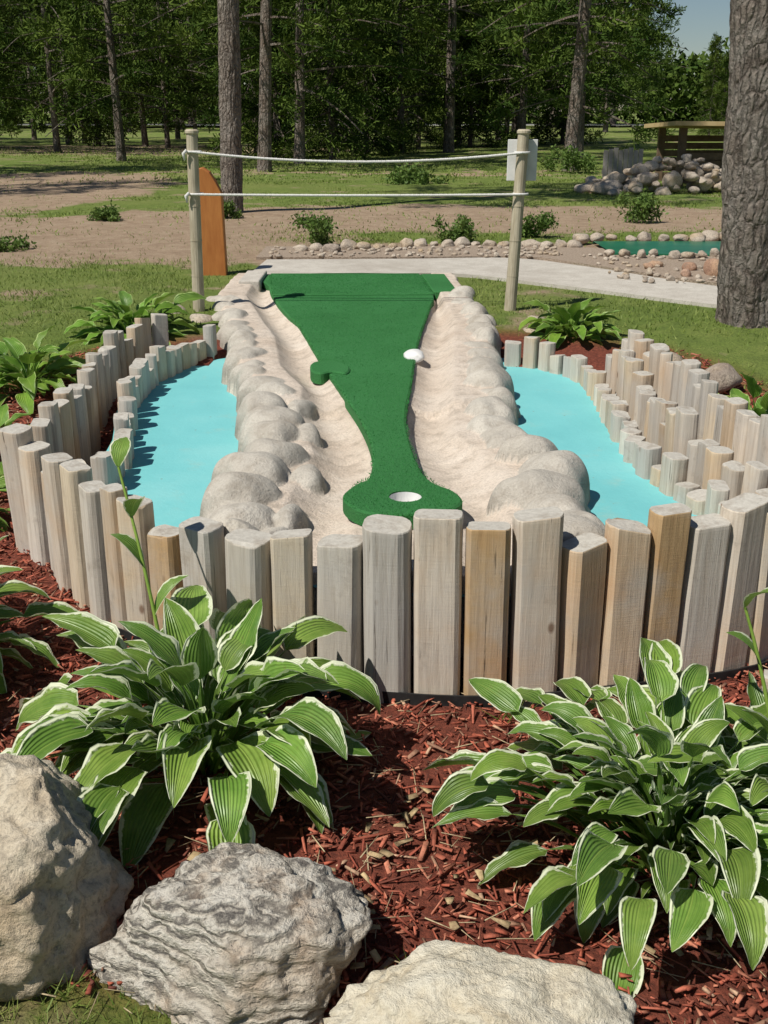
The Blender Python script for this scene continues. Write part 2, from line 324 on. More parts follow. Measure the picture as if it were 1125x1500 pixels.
# ---------------------------------------------------------------- log fences
palw=[(.62,.54,.44),(.54,.49,.415),(.63,.53,.39),(.56,.435,.30),(.50,.465,.41),(.64,.58,.49),(.46,.31,.16)]
def logs(name,items,parent=None):
    V=[];F=[];C=[]
    for (x,y,z0,z1,r,ang,col) in items:
        b=len(V); ns=24; lean=(random.gauss(0,.014),random.gauss(0,.012)); fl=random.uniform(.62,.85); tl=(random.gauss(0,.08),random.gauss(0,.08)); so_=random.random()*99
        chip=random.random()<.35; ca=random.uniform(0,6.28)
        zs=[z0+(z1-z0)*q for q in (0,.2,.4,.6,.8)]
        levels=[(q,random.uniform(.98,1.015)) for q in zs]+[(z1-.012,1.0),(z1-.003,.992),(z1,.965)]; nl=len(levels)
        for li_,(zz,sc) in enumerate(levels):
            for i in range(ns):
                a=2*math.pi*i/ns; k=1+.035*noise.noise(Vector((math.cos(a)*2,math.sin(a)*2,so_)))+.03*noise.noise(Vector((math.cos(a)*5,math.sin(a)*5,so_+zz*3)))
                cx,cy=math.cos(a)*r*sc*k,math.sin(a)*r*sc*k
                cy=max(-r*fl*sc,min(r*fl*sc,cy)); cx=max(-r*.94*sc,min(r*.94*sc,cx))
                X_=cx*math.cos(ang)-cy*math.sin(ang); Y_=cx*math.sin(ang)+cy*math.cos(ang)
                t=(zz-z0)
                zo=(X_*tl[0]+Y_*tl[1]) if zz>z1-.014 else 0
                if chip and li_>=nl-2 and math.cos(a-ca)>.75: zo-=.007
                V.append((x+X_+lean[0]*t,y+Y_+lean[1]*t,zz+zo)); C.append(col)
        for l in range(nl-1):
            for i in range(ns):
                j=(i+1)%ns; F.append((b+l*ns+i,b+l*ns+j,b+(l+1)*ns+j,b+(l+1)*ns+i))
        F.append(tuple(b+(nl-1)*ns+i for i in range(ns)))
    me=mesh_from(name,V,F); set_col(me,'tint',np.array(C)); return new_obj(name,me,[M['wood']],parent)
def jit(c,s=.12): 
    k=random.uniform(1-s,1+s); return (c[0]*k,c[1]*k,c[2]*k)
FL=[(-1.35,.507,.062,0),(-1.28,.456,.06,5),(-1.19,.40,.04,1),(-1.12,.49,.06,0),(-1.03,.50,.06,2),(-.94,.47,.055,1),(-.85,.50,.05,3),(-.77,.475,.055,2),(-.665,.405,.058,6),(-.535,.465,.066,4),(-.40,.453,.070,1),(-.265,.48,.062,2),(-.13,.468,.070,1),(.013,.53,.072,4),(.155,.565,.072,0),(.293,.535,.066,6),(.435,.563,.072,0),(.563,.47,.067,3),(.688,.507,.066,3),(.80,.548,.058,6),(.915,.50,.066,1),(1.03,.545,.066,0),(1.145,.525,.066,2),(1.26,.54,.066,1)]
items=[]
for x,h,r,ci in FL:
    y=float(np.interp(x,fxs,fys)); dy=float(np.interp(x+.05,fxs,fys)-np.interp(x-.05,fxs,fys)); ang=math.atan2(dy,.1)
    col=palw[ci]
    items.append((x,y+random.uniform(-.008,.008),-.05,h,r,ang+random.gauss(0,.14),jit(col,.08)))
logs('log_fence',items)
def edging(path,h,off,name):
    v=[];f=[]
    for i,(x,y) in enumerate(path):
        for zz in (-.03,h): v.append((x,y-off,zz))
        for zz in (h,-.03): v.append((x,y-off-.006,zz))
    for i in range(len(path)-1):
        for k in range(4): f.append((4*i+k,4*i+(k+1)%4,4*i+4+(k+1)%4,4*i+4+k))
    return new_obj(name,mesh_from(name,v,f),[M['black']])
edging(catmull(fp[2:],4),.036,.056,'plastic_edging')
def along(path,dia,h0,h1,zbase,name,hj=.035):
    pts=catmull(path,12); s=[0]
    for a,b in zip(pts,pts[1:]): s.append(s[-1]+math.dist(a,b))
    items=[];d=dia/2
    while d<s[-1]-dia/3:
        x=np.interp(d,s,[p[0] for p in pts]); y=np.interp(d,s,[p[1] for p in pts]); x2=np.interp(d+.02,s,[p[0] for p in pts]); y2=np.interp(d+.02,s,[p[1] for p in pts])
        t=d/s[-1]; h=h0+(h1-h0)*t+random.choice([-1,-.3,.4,1])*hj+random.gauss(0,.008)
        r=dia/2*random.uniform(.86,1.04)
        items.append((float(x),float(y),zbase,h,r,math.atan2(y2-y,x2-x)+random.gauss(0,.2),jit(random.choice(palw[:6]),.13)))
        d+=dia*1.03
    return logs(name,items)
along([(-1.02,3.70),(-1.02,3.98),(-1.09,4.4),(-1.18,4.87),(-1.17,5.4),(-1.05,5.88),(-.90,6.10)],.090,.41,.45,0,'log_fence')
along([(-1.34,4.02),(-1.32,4.4),(-1.35,4.8),(-1.40,5.3),(-1.36,5.75),(-1.2,6.0)],.098,.50,.52,0,'log_fence',.04)
along([(1.17,3.1),(1.13,3.42),(1.03,3.8),(1.0,4.1),(1.02,4.88),(1.02,5.42),(.86,5.74),(.66,5.86)],.095,.39,.43,0,'log_fence',.03)
along([(1.34,3.15),(1.28,3.4),(1.19,3.8),(1.16,4.3),(1.17,4.9),(1.15,5.4)],.10,.45,.49,0,'log_fence',.04)
along([(1.5,3.3),(1.42,3.7),(1.36,4.1),(1.34,4.6),(1.32,5.1),(1.24,5.6)],.10,.56,.52,0,'log_fence',.045)

# ---------------------------------------------------------------- pond & island
pond=[(-.78,3.22),(-.90,3.42),(-1.02,3.68),(-1.12,4.0),(-1.15,4.4),(-1.24,4.87),(-1.24,5.4),(-1.12,5.92),(-.95,6.17),(-.8,6.22),(.6,6.1),(.75,5.88),(.93,5.72),(1.08,5.45),(1.08,4.9),(1.06,4.1),(1.1,3.8),(1.18,3.4),(1.2,3.1),(.9,2.93),(.4,2.83),(0,2.83),(-.5,3.0)]
bm=bmesh.new(); vs=[bm.verts.new((x,y,.30)) for x,y in catmull(pond,3,True)]
bm.faces.new(vs); me=bpy.data.meshes.new('pond'); bm.normal_update(); bm.to_mesh(me); bm.free()
new_obj('painted_pond',me,[M['pond']])

turf=[(-.89,8.48),(-.83,7.9),(-.76,7.43),(-.62,6.8),(-.49,6.3),(-.32,5.38),(-.19,4.74),(-.09,4.23),(-.045,3.85),(-.05,3.54),(-.10,3.45),(-.135,3.33),(-.09,3.21),(.0,3.16),(.17,3.18),(.25,3.27),(.235,3.38),(.17,3.47),(.13,3.61),(.10,3.94),(.09,4.33),(.13,4.94),(.19,5.9),(.30,7.01),(.34,7.5),(.28,8.48)]
dx=.0075; gx=np.arange(-1.32,.80,dx); gy=np.arange(2.80,8.55,.0095)
IX,IY=np.meshgrid(gx,gy)
def nz(x,y,s,o=0): return np.array([noise.noise(Vector((a*s,b*s,o))) for a,b in zip(x.ravel(),y.ravel())]).reshape(x.shape)
n1=nz(IX,IY,4,1); n2=nz(IX,IY,15,2); n3=nz(IX,IY,7,4)
tl_y=[3.1,3.5,3.85,4.23,4.74,5.38,6.3,7.43,8.5]; tl_x=[-.1,-.05,-.04,-.09,-.19,-.32,-.49,-.76,-.89]
tr_y=[3.1,3.45,3.61,3.94,4.33,4.94,5.9,7.01,7.5,8.5]; tr_x=[.2,.2,.13,.10,.09,.13,.19,.30,.34,.28]
TL=np.interp(IY,tl_y,tl_x); TR=np.interp(IY,tr_y,tr_x)
tsl=np.clip((TL-IX)/np.maximum(TL-(xl(IY)+.22),.05),0,1); tsr=np.clip((IX-TR)/np.maximum((xr(IY)-.22)-TR,.05),0,1)
ts=np.maximum(tsl,tsr)
A=.400-.045*np.sin(np.clip(ts*1.15,0,1)*math.pi)+.03*np.clip(ts,0,1)+.004*n1+.002*n2
A+=.030*sstep(4.62,4.65,IY+n1*.10+.05*ts)-.030
A+=-.006*np.exp(-((IY+n1*.05-3.95)/.010)**2)-.006*np.exp(-((IY+n1*.05-5.9)/.012)**2)
A-=.10*((IX-.07)**2+(IY-3.33)**2<.085**2)
inside=np.minimum(IX-(xl(IY)+.05),(xr(IY)-.05)-IX)+.03*n3
edge=sstep(-.08,.02,inside)
A=.26+(A-.26)*edge
Z=A.copy(); RK=np.zeros_like(Z); CR=np.zeros_like(Z); TN=np.zeros_like(Z)
def lump(cx,cy,rx,ry,h,rot,z0=.28,p=2.7):
    global Z,RK,CR,TN
    ux=IX+.040*n3+.010*n2-cx; uy=IY+.035*n1+.010*n2-cy
    a=ux*math.cos(rot)+uy*math.sin(rot); b=-ux*math.sin(rot)+uy*math.cos(rot)
    q=np.abs(a/rx)**p+np.abs(b/ry)**p
    hh=np.where(q<1,z0+h*np.power(np.clip(1-q,0,1),.42)+.006*n2+.014*n3+a*random.uniform(-.1,.2)+b*random.uniform(-.25,.05),-1)
    m=hh>Z; tn=random.random()
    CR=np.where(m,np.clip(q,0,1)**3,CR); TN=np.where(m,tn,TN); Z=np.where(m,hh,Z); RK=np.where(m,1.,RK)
yy=2.98
while yy<7.6:
    nearf=yy<4.95
    st=random.uniform(.17,.25)
    rx=random.uniform(.125,.155) if nearf else random.uniform(.09,.115)
    lump(float(xl(yy))+rx*.85+random.uniform(-.025,.02),yy,rx,st*.66,random.uniform(.155,.205) if nearf else random.uniform(.155,.19),random.uniform(-.5,.5))
    if random.random()<.75: lump(float(xl(yy))+.05,yy+.11,.08,st*.42,random.uniform(.06,.10),random.uniform(-.6,.6))
    if yy<4.9 and random.random()<.75: lump(float(xl(yy))+.26+random.uniform(-.02,.02),yy+.06,.070,st*.7,random.uniform(.13,.155),random.uniform(-.2,.2))
    yy+=st
yy=2.98
while yy<7.7:
    nearf=yy<4.2
    st=random.uniform(.17,.25)
    rx=random.uniform(.125,.155) if nearf else random.uniform(.10,.13)
    lump(float(xr(yy))-rx*.85+random.uniform(-.02,.02),yy,rx,st*.66,random.uniform(.16,.205),random.uniform(-.5,.5))
    if random.random()<.7: lump(float(xr(yy))-.03,yy+.1,.075,st*.42,random.uniform(.06,.10),random.uniform(-.6,.6))
    yy+=st
lump(.56,3.06,.13,.15,.19,.3)
ny,nx=IX.shape; idx=np.arange(nx*ny).reshape(ny,nx)
F=np.stack([idx[:-1,:-1],idx[:-1,1:],idx[1:,1:],idx[1:,:-1]],-1).reshape(-1,4)
fy_=np.interp(IX,fxs,fys)+.055
outside=(IY<fy_)
keep=(Z.ravel()[F].max(1)>.285)&((~outside).ravel()[F].max(1))
Z=np.where(outside,.10,Z)   # vertical end wall behind the front logs
me=mesh_np('island',np.stack([IX,IY,Z],-1).reshape(-1,3),F[keep])
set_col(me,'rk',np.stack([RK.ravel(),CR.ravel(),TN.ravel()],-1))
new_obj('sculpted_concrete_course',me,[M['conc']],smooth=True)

course=bpy.data.objects.new('putting_green',None); scene.collection.objects.link(course)
def slab(name,outer,z0,z1,mat,hole=None,parent=None):
    bm=bmesh.new()
    def loop(p,z): 
        v=[bm.verts.new((a,b,z)) for a,b in p]; return v,[bm.edges.new((v[i],v[(i+1)%len(v)])) for i in range(len(v))]
    bv=.006
    N=len(outer); ins=[]
    for i in range(N):
        a=Vector(outer[i-1]); b=Vector(outer[(i+1)%N]); t=(b-a).normalized(); nn=Vector((-t.y,t.x)); ins.append((outer[i][0]+nn.x*.008,outer[i][1]+nn.y*.008))
    v0,_=loop(outer,z0); v1,_=loop(outer,z1-bv); v2,e2=loop(ins,z1)
    for A_,B_ in ((v0,v1),(v1,v2)):
        for i in range(N): bm.faces.new((A_[i],A_[(i+1)%N],B_[(i+1)%N],B_[i]))
    ed=list(e2)
    if hole:
        h1,eh=loop(hole,z1); h0,_=loop(hole,z0); ed+=eh
        for i in range(len(hole)): bm.faces.new((h1[i],h1[(i+1)%len(hole)],h0[(i+1)%len(hole)],h0[i]))
    bmesh.ops.triangle_fill(bm,use_beauty=True,edges=ed)
    bmesh.ops.recalc_face_normals(bm,faces=bm.faces)
    me=bpy.data.meshes.new(name); bm.to_mesh(me); bm.free()
    return new_obj(name,me,[mat],parent)
tp=catmull(turf,5,True)
cup=[(.07+.054*math.cos(a),3.33+.054*math.sin(a)) for a in np.linspace(0,2*math.pi,32,endpoint=False)]
slab('turf',tp,.375,.425,M['turf'],cup,course)
slab('tee_mat',[(-.875,8.47),(-.77,7.50),(-.755,7.44),(.325,7.47),(.33,7.52),(.272,8.47)],.42,.436,M['turf'],None,course)
slab('turf_corner',[(.29,8.46),(.34,7.62),(.36,7.58),(.50,7.60),(.515,7.66),(.47,8.46)],.38,.433,M['turf'],None,course)
slab('turf_knob',catmull([(-.355,5.30),(-.35,5.12),(-.30,5.06),(-.25,5.10),(-.18,5.07),(-.17,5.20),(-.25,5.34)],4,True),.38,.436,M['turf'],None,course)
bm=bmesh.new(); n=32
r0=[bm.verts.new((.07+.053*math.cos(2*math.pi*i/n),3.33+.053*math.sin(2*math.pi*i/n),.421)) for i in range(n)]
r1=[bm.verts.new((.07+.050*math.cos(2*math.pi*i/n),3.33+.050*math.sin(2*math.pi*i/n),.37)) for i in range(n)]
for i in range(n): bm.faces.new((r0[i],r0[(i+1)%n],r1[(i+1)%n],r1[i]))
bm.faces.new(r1); me=bpy.data.meshes.new('cup'); bm.to_mesh(me); bm.free(); new_obj('golf_cup',me,[M['white']],course)
def blades(name,P,h,w,mat,parent=None,spread=.5):
    n=len(P); a=rng.uniform(0,6.28,n); d=np.stack([np.cos(a),np.sin(a),np.zeros(n)],-1)*(w[:,None]/2)
    top=P+np.stack([rng.normal(0,spread,n)*h,rng.normal(0,spread,n)*h,h*rng.uniform(.6,1,n)],-1)
    V=np.stack([P-d,P+d,top],1).reshape(-1,3); F=np.arange(3*n).reshape(-1,3)
    return new_obj(name,mesh_np(name,V,F),[mat],parent)
n=90000; bx=rng.uniform(-.95,.4,n); by=3.14+rng.uniform(0,1,n)**1.3*5.3
L_=np.interp(by,[3.16,3.22,3.32,3.45,3.54]+tl_y[2:],[.0,-.1,-.13,-.10,-.05]+tl_x[2:]); R_=np.interp(by,[3.16,3.2,3.28,3.38,3.47]+tr_y[2:],[.1,.20,.25,.235,.17]+tr_x[2:])
kk=(bx>L_-.004)&(bx<R_+.004)&((bx-.07)**2+(by-3.33)**2>.056**2); bx,by=bx[kk],by[kk]
bz=np.where((by>7.46),.434,.422)
blades('turf_fibres',np.stack([bx,by,bz],-1),np.full(len(bx),.008),np.full(len(bx),.004),M['turfblade'],course)

# ---------------------------------------------------------------- rocks
def rock(name,loc,dims,seed,mat,sub=5,cuts=9,rough=.06,strata=0,parent=None,rotz=0):
    bm=bmesh.new(); bmesh.ops.create_icosphere(bm,subdivisions=sub,radius=1)
    r=random.Random(seed); pl=[]
    for i in range(cuts):
        v=Vector((r.gauss(0,1),r.gauss(0,1),r.gauss(0,.8))).normalized(); pl.append((v,r.uniform(.66,.9)))
    o=Vector((seed*3.7,seed*1.3,0))
    for v in bm.verts:
        p=v.co.copy()
        for nn,d in pl:
            t=p.dot(nn)
            if t>d: p-=nn*(t-d)*.88
        q=p*1.0+o
        f=1+rough*(noise.fractal(q*1.7,1,2,5)*1.0)+rough*.45*noise.fractal(q*6,1,2,5)
        rg=1-abs(noise.noise(q*2.4+Vector((7,0,0)))); f-=rough*.5*max(0,rg-.9)*7
        if strata:
            amp=strata*max(0,min(1,.3+1.9*noise.noise(q*1.3+Vector((3,3,3)))))
            w=p.z*6+4.0*noise.noise(q*1.5)+1.4*noise.noise(q*4)+p.x*1.0
            f+=amp*(abs((w%1)-.5)-.25)+amp*.5*(abs(((w*2.7)%1)-.5)-.25)
        p=p*f
        v.co=Vector((p.x*dims[0],p.y*dims[1],p.z*dims[2]))
    me=bpy.data.meshes.new(name); bm.to_mesh(me); bm.free()
    ob=new_obj(name,me,[mat],parent,smooth=True); ob.location=loc; ob.rotation_euler[2]=rotz; return ob
rock('boulder',(-.295,1.71,.045),(.295,.20,.182),11,M['strata'],6,6,.12,.036)
rock('boulder',(-.80,1.85,.09),(.305,.25,.28),5,M['granite'],6,9,.12)
rock('boulder',(.185,1.465,.03),(.315,.20,.165),23,M['quartz'],6,9,.11)
rock('painted_rock',(.155,5.50,.425),(.055,.11,.032),3,M['white'],3,6,.1)

# ---------------------------------------------------------------- hostas
def hosta(name,loc,n,bl,bw,seed,mat,pet=1.1,rise=1.0,stalks=(),base=.05,droop=1.0):
    r=random.Random(seed); V=[];F=[];UV=[];T=[]
    for i in range(n):
        t=(i+.5)/n; az=i*2.39996+r.gauss(0,.3); tint=r.uniform(.72,1.18); tc=(tint*r.uniform(.9,1.1),tint,tint*r.uniform(.85,1.1))
        sc=r.uniform(.68,1.12)*(.8+.2*t); B=bl*sc; Wd=bw*sc*r.uniform(.88,1.12)
        phi0=R(86-44*t+r.gauss(0,7))*rise; phim=R(66-68*t+r.gauss(0,11)); phi1=R(12-82*t*droop+r.gauss(0,18))
        phi1=max(phi1,R(-88))
        Pl=B*pet*r.uniform(.6,1.2)*(1.0+.1*t)
        pos=Vector((math.cos(az),math.sin(az),0))*r.uniform(0,base)*(.3+.7*t); out=Vector((math.cos(az),math.sin(az),0)); side=Vector((-out.y,out.x,0)); roll=r.gauss(0,.35)
        npet=5; nb=11; rows=[]
        swing=r.gauss(0,.3)
        for s in range(npet+nb+1):
            if s<npet: u=s/npet; phi=phi0+(phim-phi0)*u; w=.005+.004*u; seg=Pl/npet; vv=0
            else:
                u=(s-npet)/nb; phi=phim+(phi1-phim)*u**1.0; seg=B/nb
                w=Wd/2*max(.02,(math.sin(math.pi*min(1,u)**.60))**.72*(1-.10*u)) if u<1 else .0008
                vv=max(.01,u)
            az2=swing*(s/(npet+nb)); o2=(out*math.cos(az2)+side*math.sin(az2)); s2=(-out*math.sin(az2)+side*math.cos(az2))
            d=o2*math.cos(phi)+Vector((0,0,1))*math.sin(phi); up=(-o2*math.sin(phi)+Vector((0,0,1))*math.cos(phi))
            rr=roll*(s/(npet+nb)); sd=s2*math.cos(rr)+up*math.sin(rr); u2=up*math.cos(rr)-s2*math.sin(rr)
            rows.append((pos.copy(),sd,u2,w,vv,u)); pos=pos+d*seg
        b=len(V); K=9; ph=r.uniform(0,6); cupf=r.uniform(.2,.6); wv=r.uniform(.08,.20)
        for (p,sd,u2,w,vv,u) in rows:
            for j in range(K):
                q=(j/(K-1))*2-1
                if vv>0: lift=w*(cupf*abs(q)**1.3-.10)+w*wv*abs(q)**3*math.sin(u*15+ph+(2 if q>0 else 0))+w*.02*math.cos(abs(q)*20)
                else: lift=w*.8*abs(q)
                V.append(p+sd*(q*w)+u2*lift); UV.append((j/(K-1),vv)); T.append(tc)
        for a in range(len(rows)-1):
            for j in range(K-1): F.append((b+a*K+j,b+a*K+j+1,b+(a+1)*K+j+1,b+(a+1)*K+j))
    for (bx_,by_,tx,ty,tz,lv) in stalks:
        p0=Vector((bx_,by_,0)); p1=Vector((tx,ty,tz)); b=len(V); m=8
        bend=Vector(((p1-p0).x*-.25,(p1-p0).y*-.25,.0))
        P_=lambda u:p0.lerp(p1,u)+bend*4*u*(1-u)*.5
        for s in range(m+1):
            u=s/m; p=P_(u); rad=.0065*(1-.4*u)
            for j in range(6): a=j*math.pi/3; V.append(p+Vector((math.cos(a)*rad,math.sin(a)*rad,0))); UV.append((.5,0)); T.append((1.2,1.2,1))
        for s in range(m):
            for j in range(6): F.append((b+s*6+j,b+s*6+(j+1)%6,b+(s+1)*6+(j+1)%6,b+(s+1)*6+j))
        for q in range(lv):
            u=.45+.55*q/max(1,lv-1); p=P_(u); az=q*2.4+.5; out=Vector((math.cos(az),math.sin(az),0)); side=Vector((-out.y,out.x,0)); b=len(V); Lb=.15*(1.25-.6*u)
            for s in range(7):
                t=s/6; w=.03*math.sin(math.pi*min(1,t*.9+.08)); ph_=R(68-60*t)
                for j in (-1,0,1): V.append(p+side*j*w+Vector((0,0,abs(j)*w*.4))); UV.append(((j+1)/2,.01+t)); T.append((1,1,1))
                p=p+(out*math.cos(ph_)+Vector((0,0,math.sin(ph_))))*Lb/6
            for s in range(6):
                for j in range(2): F.append((b+s*3+j,b+s*3+j+1,b+s*3+j+4,b+s*3+j+3))
    for v in V:
        if v.z<.014: v.z=.014+abs(v.z-.014)*.12
    me=mesh_from(name,V,F); uv=me.uv_layers.new(name='UVMap')
    li=np.empty(len(me.loops),dtype=np.int32); me.loops.foreach_get('vertex_index',li); uv.data.foreach_set('uv',np.array(UV,dtype=np.float32)[li].ravel())
    set_col(me,'tint',np.array(T)); ob=new_obj(name,me,[mat],smooth=True); ob.location=loc; return ob
hosta('hosta_plant',(-.46,2.39,0),120,.245,.122,1,M['hosta'],1.38,1.0,[(-.12,.22,-.26,.40,.70,4)],.11)
hosta('hosta_plant',(.64,2.04,0),200,.170,.084,2,M['hosta'],1.95,1.0,[],.16)
hosta('hosta_plant',(.96,2.12,0),110,.165,.080,3,M['hosta'],1.85,1.0,[(.0,.1,-.12,.16,.52,3)],.12)
hosta('hosta_plant',(-1.36,2.90,0),70,.22,.10,4,M['hosta'],1.2)
hosta('hosta_plant',(-1.75,4.1,.0),46,.18,.09,5,M['hosta2'],1.2)
hosta('hosta_plant',(-1.8,4.8,.05),46,.18,.09,15,M['hosta2'],1.2)
hosta('hosta_plant',(-1.85,5.5,.2),60,.2,.10,6,M['hosta2'],1.2)
hosta('hosta_plant',(-1.5,6.4,.3),75,.2,.10,7,M['hosta2'],1.2)
hosta('hosta_plant',(1.1,6.35,.3),75,.19,.09,8,M['hosta2'],1.1)
hosta('hosta_plant',(1.75,4.9,.1),56,.19,.09,9,M['hosta2'],1.3)
hosta('hosta_plant',(1.78,4.2,.05),46,.18,.085,10,M['hosta2'],1.3)

# ---------------------------------------------------------------- rope fence
def tube(pts,r,ns=8,cap=True):
    V=[];F=[]
    for i,p in enumerate(pts):
        a=Vector(pts[max(0,i-1)]); b=Vector(pts[min(len(pts)-1,i+1)]); d=(b-a).normalized(); s=d.orthogonal().normalized() if i==0 else (s-d*s.dot(d)).normalized(); t=d.cross(s)
        rr=r[i] if isinstance(r,(list,tuple)) else r
        for j in range(ns): an=2*math.pi*j/ns; V.append(Vector(p)+s*math.cos(an)*rr+t*math.sin(an)*rr)
    for i in range(len(pts)-1):
        for j in range(ns): F.append((i*ns+j,i*ns+(j+1)%ns,(i+1)*ns+(j+1)%ns,(i+1)*ns+j))
    if cap: F.append(tuple(range(ns))[::-1]); F.append(tuple((len(pts)-1)*ns+j for j in range(ns)))
    return V,F
def merge(parts):
    V=[];F=[]
    for v,f in parts: b=len(V); V+=list(v); F+=[tuple(b+i for i in q) for q in f]
    return V,F
rf=bpy.data.objects.new('rope_fence',None); scene.collection.objects.link(rf)
for nm,bx_,tx in (('post_left',-1.197,-1.175),('post_right',.81,.855)):
    zs=[.3,.7,1.1,1.475]; pts=[(bx_+(tx-bx_)*(q-.3)/1.2,7.0,q) for q in zs]
    parts=[tube(pts,[.039,.037,.036,.035],16)]
    parts.append(tube([(tx,7.0,1.475),(tx,7.0,1.483),(tx,7.0,1.495),(tx,7.0,1.505)],[.036,.043,.043,.034],16))
    for zc in (.62,.84,1.05): 
        x_=bx_+(tx-bx_)*(zc-.3)/1.2; parts.append(tube([(x_,7,zc),(x_,7,zc+.006)],.0385,16))
    v,f=merge(parts); new_obj(nm,mesh_from(nm,v,f),[M['post']],rf,smooth=False)
def rope(z0,z1,sag,nm):
    pts=[];x0,x1=-1.17,.85
    for i in range(61):
        t=i/60; pts.append((x0+(x1-x0)*t,6.955,z0+(z1-z0)*t-sag*4*t*(1-t)))
    parts=[]
    for k in range(3):
        sp=[(p[0],p[1]+math.cos(i*1.5+k*2.09)*.004,p[2]+math.sin(i*1.5+k*2.09)*.004) for i,p in enumerate(catmull(pts,4))]
        parts.append(tube(sp,.0048,5))
    for xx in (x0,x1):
        ring=[(xx+.044*math.cos(a),7.0+.044*math.sin(a),(z0 if xx==x0 else z1)) for a in np.linspace(0,2*math.pi,20)]
        parts.append(tube(ring,.008,6))
    parts.append(tube([(x0-.035,6.95,z0+.01),(x0-.055,6.95,z0-.01),(x0-.05,6.95,z0-.05)],[.010,.012,.006],6))
    v,f=merge(parts); new_obj(nm,mesh_from(nm,v,f),[M['rope']],rf,smooth=True)
rope(1.375,1.37,.055,'rope_top'); rope(1.125,1.125,.006,'rope_bottom')
def box(x0,x1,y0,y1,z0,z1): return ([(x0,y0,z0),(x1,y0,z0),(x1,y1,z0),(x0,y1,z0),(x0,y0,z1),(x1,y0,z1),(x1,y1,z1),(x0,y1,z1)],[(0,3,2,1),(4,5,6,7),(0,1,5,4),(1,2,6,5),(2,3,7,6),(3,0,4,7)])
def bev(ob,w=.006,seg=2):
    m=ob.modifiers.new('b','BEVEL'); m.width=w; m.segments=seg; m.limit_method='ANGLE'; return ob
v,f=merge([box(.765,.95,7.045,7.053,1.20,1.445)]); bev(new_obj('hole_sign',mesh_from('hole_sign',v,f),[M['white']]),.003)
prof=[(-1.42,1.20),(-1.385,1.21),(-1.33,1.175),(-1.285,1.10),(-1.245,1.02)]
V=[(-1.42,8.6,.35)]+[(a,8.6,b) for a,b in prof]+[(-1.235,8.6,.35)]; V+=[(a,8.7,c) for a,b,c in V]; N=7
F=[tuple(range(N))[::-1],tuple(range(N,2*N))]+[(i,(i+1)%N,N+(i+1)%N,N+i) for i in range(N)]
bev(new_obj('stained_wood_post',mesh_from('slab',V,F),[M['orange']]),.008)
v,f=box(-1.06,-.905,7.95,8.5,.36,.455); bev(new_obj('concrete_block',mesh_from('cb',v,f),[M['path']]),.012,3)

# ---------------------------------------------------------------- background rocks, shrubs, pool, shelter
def rockrow(name,pts,mat,seed):
    r=random.Random(seed); V=[]; F=[]
    for (x,y,z,s) in pts:
        bm=bmesh.new(); bmesh.ops.create_icosphere(bm,subdivisions=3,radius=1)
        pl=[(Vector((r.gauss(0,1),r.gauss(0,1),r.gauss(0,1))).normalized(),r.uniform(.6,.9)) for _ in range(7)]; sx,sy,sz=s*r.uniform(.9,1.4),s*r.uniform(.8,1.1),s*r.uniform(.55,.9); o=Vector((r.random()*50,0,0)); rz=r.uniform(0,6)
        b=len(V)
        for v in bm.verts:
            p=v.co.copy()
            for nn,d in pl:
                t=p.dot(nn)
                if t>d: p-=nn*(t-d)*.9
            p*=1+.12*noise.noise(p*2+o); X_=p.x*sx; Y_=p.y*sy
            V.append((x+X_*math.cos(rz)-Y_*math.sin(rz),y+X_*math.sin(rz)+Y_*math.cos(rz),z+p.z*sz))
        bm.verts.index_update()
        for q in bm.faces: F.append(tuple(b+v.index for v in q.verts))
        bm.free()
    return new_obj(name,mesh_from(name,V,F),[mat],smooth=True)
r=random.Random(4)
pts=[(x,10.0+r.uniform(-.1,.12),.45,r.uniform(.055,.10)) for x in np.arange(-.75,-.15,.14)]+[(x,10.25+r.uniform(-.08,.08)+.1*math.sin(x*2),.44,r.uniform(.04,.09)) for x in np.arange(-.05,1.9,.13)]
rockrow('rock_border',pts,M['field'],1)
pts=[(x,9.55-(x-1.9)*.1+r.uniform(-.1,.1),.46,r.uniform(.04,.08)) for x in np.arange(1.95,3.2,.13)]+[(x,10.75+r.uniform(-.1,.1),.46,r.uniform(.05,.1)) for x in np.arange(1.9,4,.16)]
rockrow('rock_border',pts,M['field'],2)
rockrow('rock_border',[(2.55,8.45,.47,.10),(2.42,8.7,.45,.06),(2.2,8.9,.45,.05),(2.3,8.35,.45,.045),(2.75,8.5,.46,.07),(2.1,8.75,.45,.04)],M['pink'],3)
rockrow('bed_stones',[(-1.15,6.75,.36,.12),(-1.35,6.95,.38,.09),(.88,6.45,.34,.08),(.95,6.75,.36,.07),(1.5,5.7,.3,.13),(1.75,5.5,.3,.11),(2.0,5.2,.25,.12)],M['field'],9)
rockrow('pebbles',[(r.uniform(1.7,3.2),r.uniform(8.0,9.6),.44,r.uniform(.012,.03)) for _ in range(130)]+[(r.uniform(-1,1.6),r.uniform(9.5,10.2),.44,r.uniform(.012,.03)) for _ in range(160)],M['field'],6)
strip('putting_pool',[(2.0,9.65),(3.0,9.55),(4.2,9.5)],[(2.0,10.6),(3.2,10.6),(4.4,10.6)],.446,M['green'],.02)
pts=[]
for _ in range(150):
    x=r.uniform(3.2,6.6); H=.42*math.exp(-((x-4.75)/1.0)**2)+.10; u=r.random(); z=.42+H*u
    pts.append((x,18.3+r.uniform(-.2,.2)-(1-u)*r.uniform(.2,1.0),z,r.choice([.07,.09,.11,.13,.17])*(1.1-.3*u)))
rockrow('rock_pile',pts,M['field'],5)
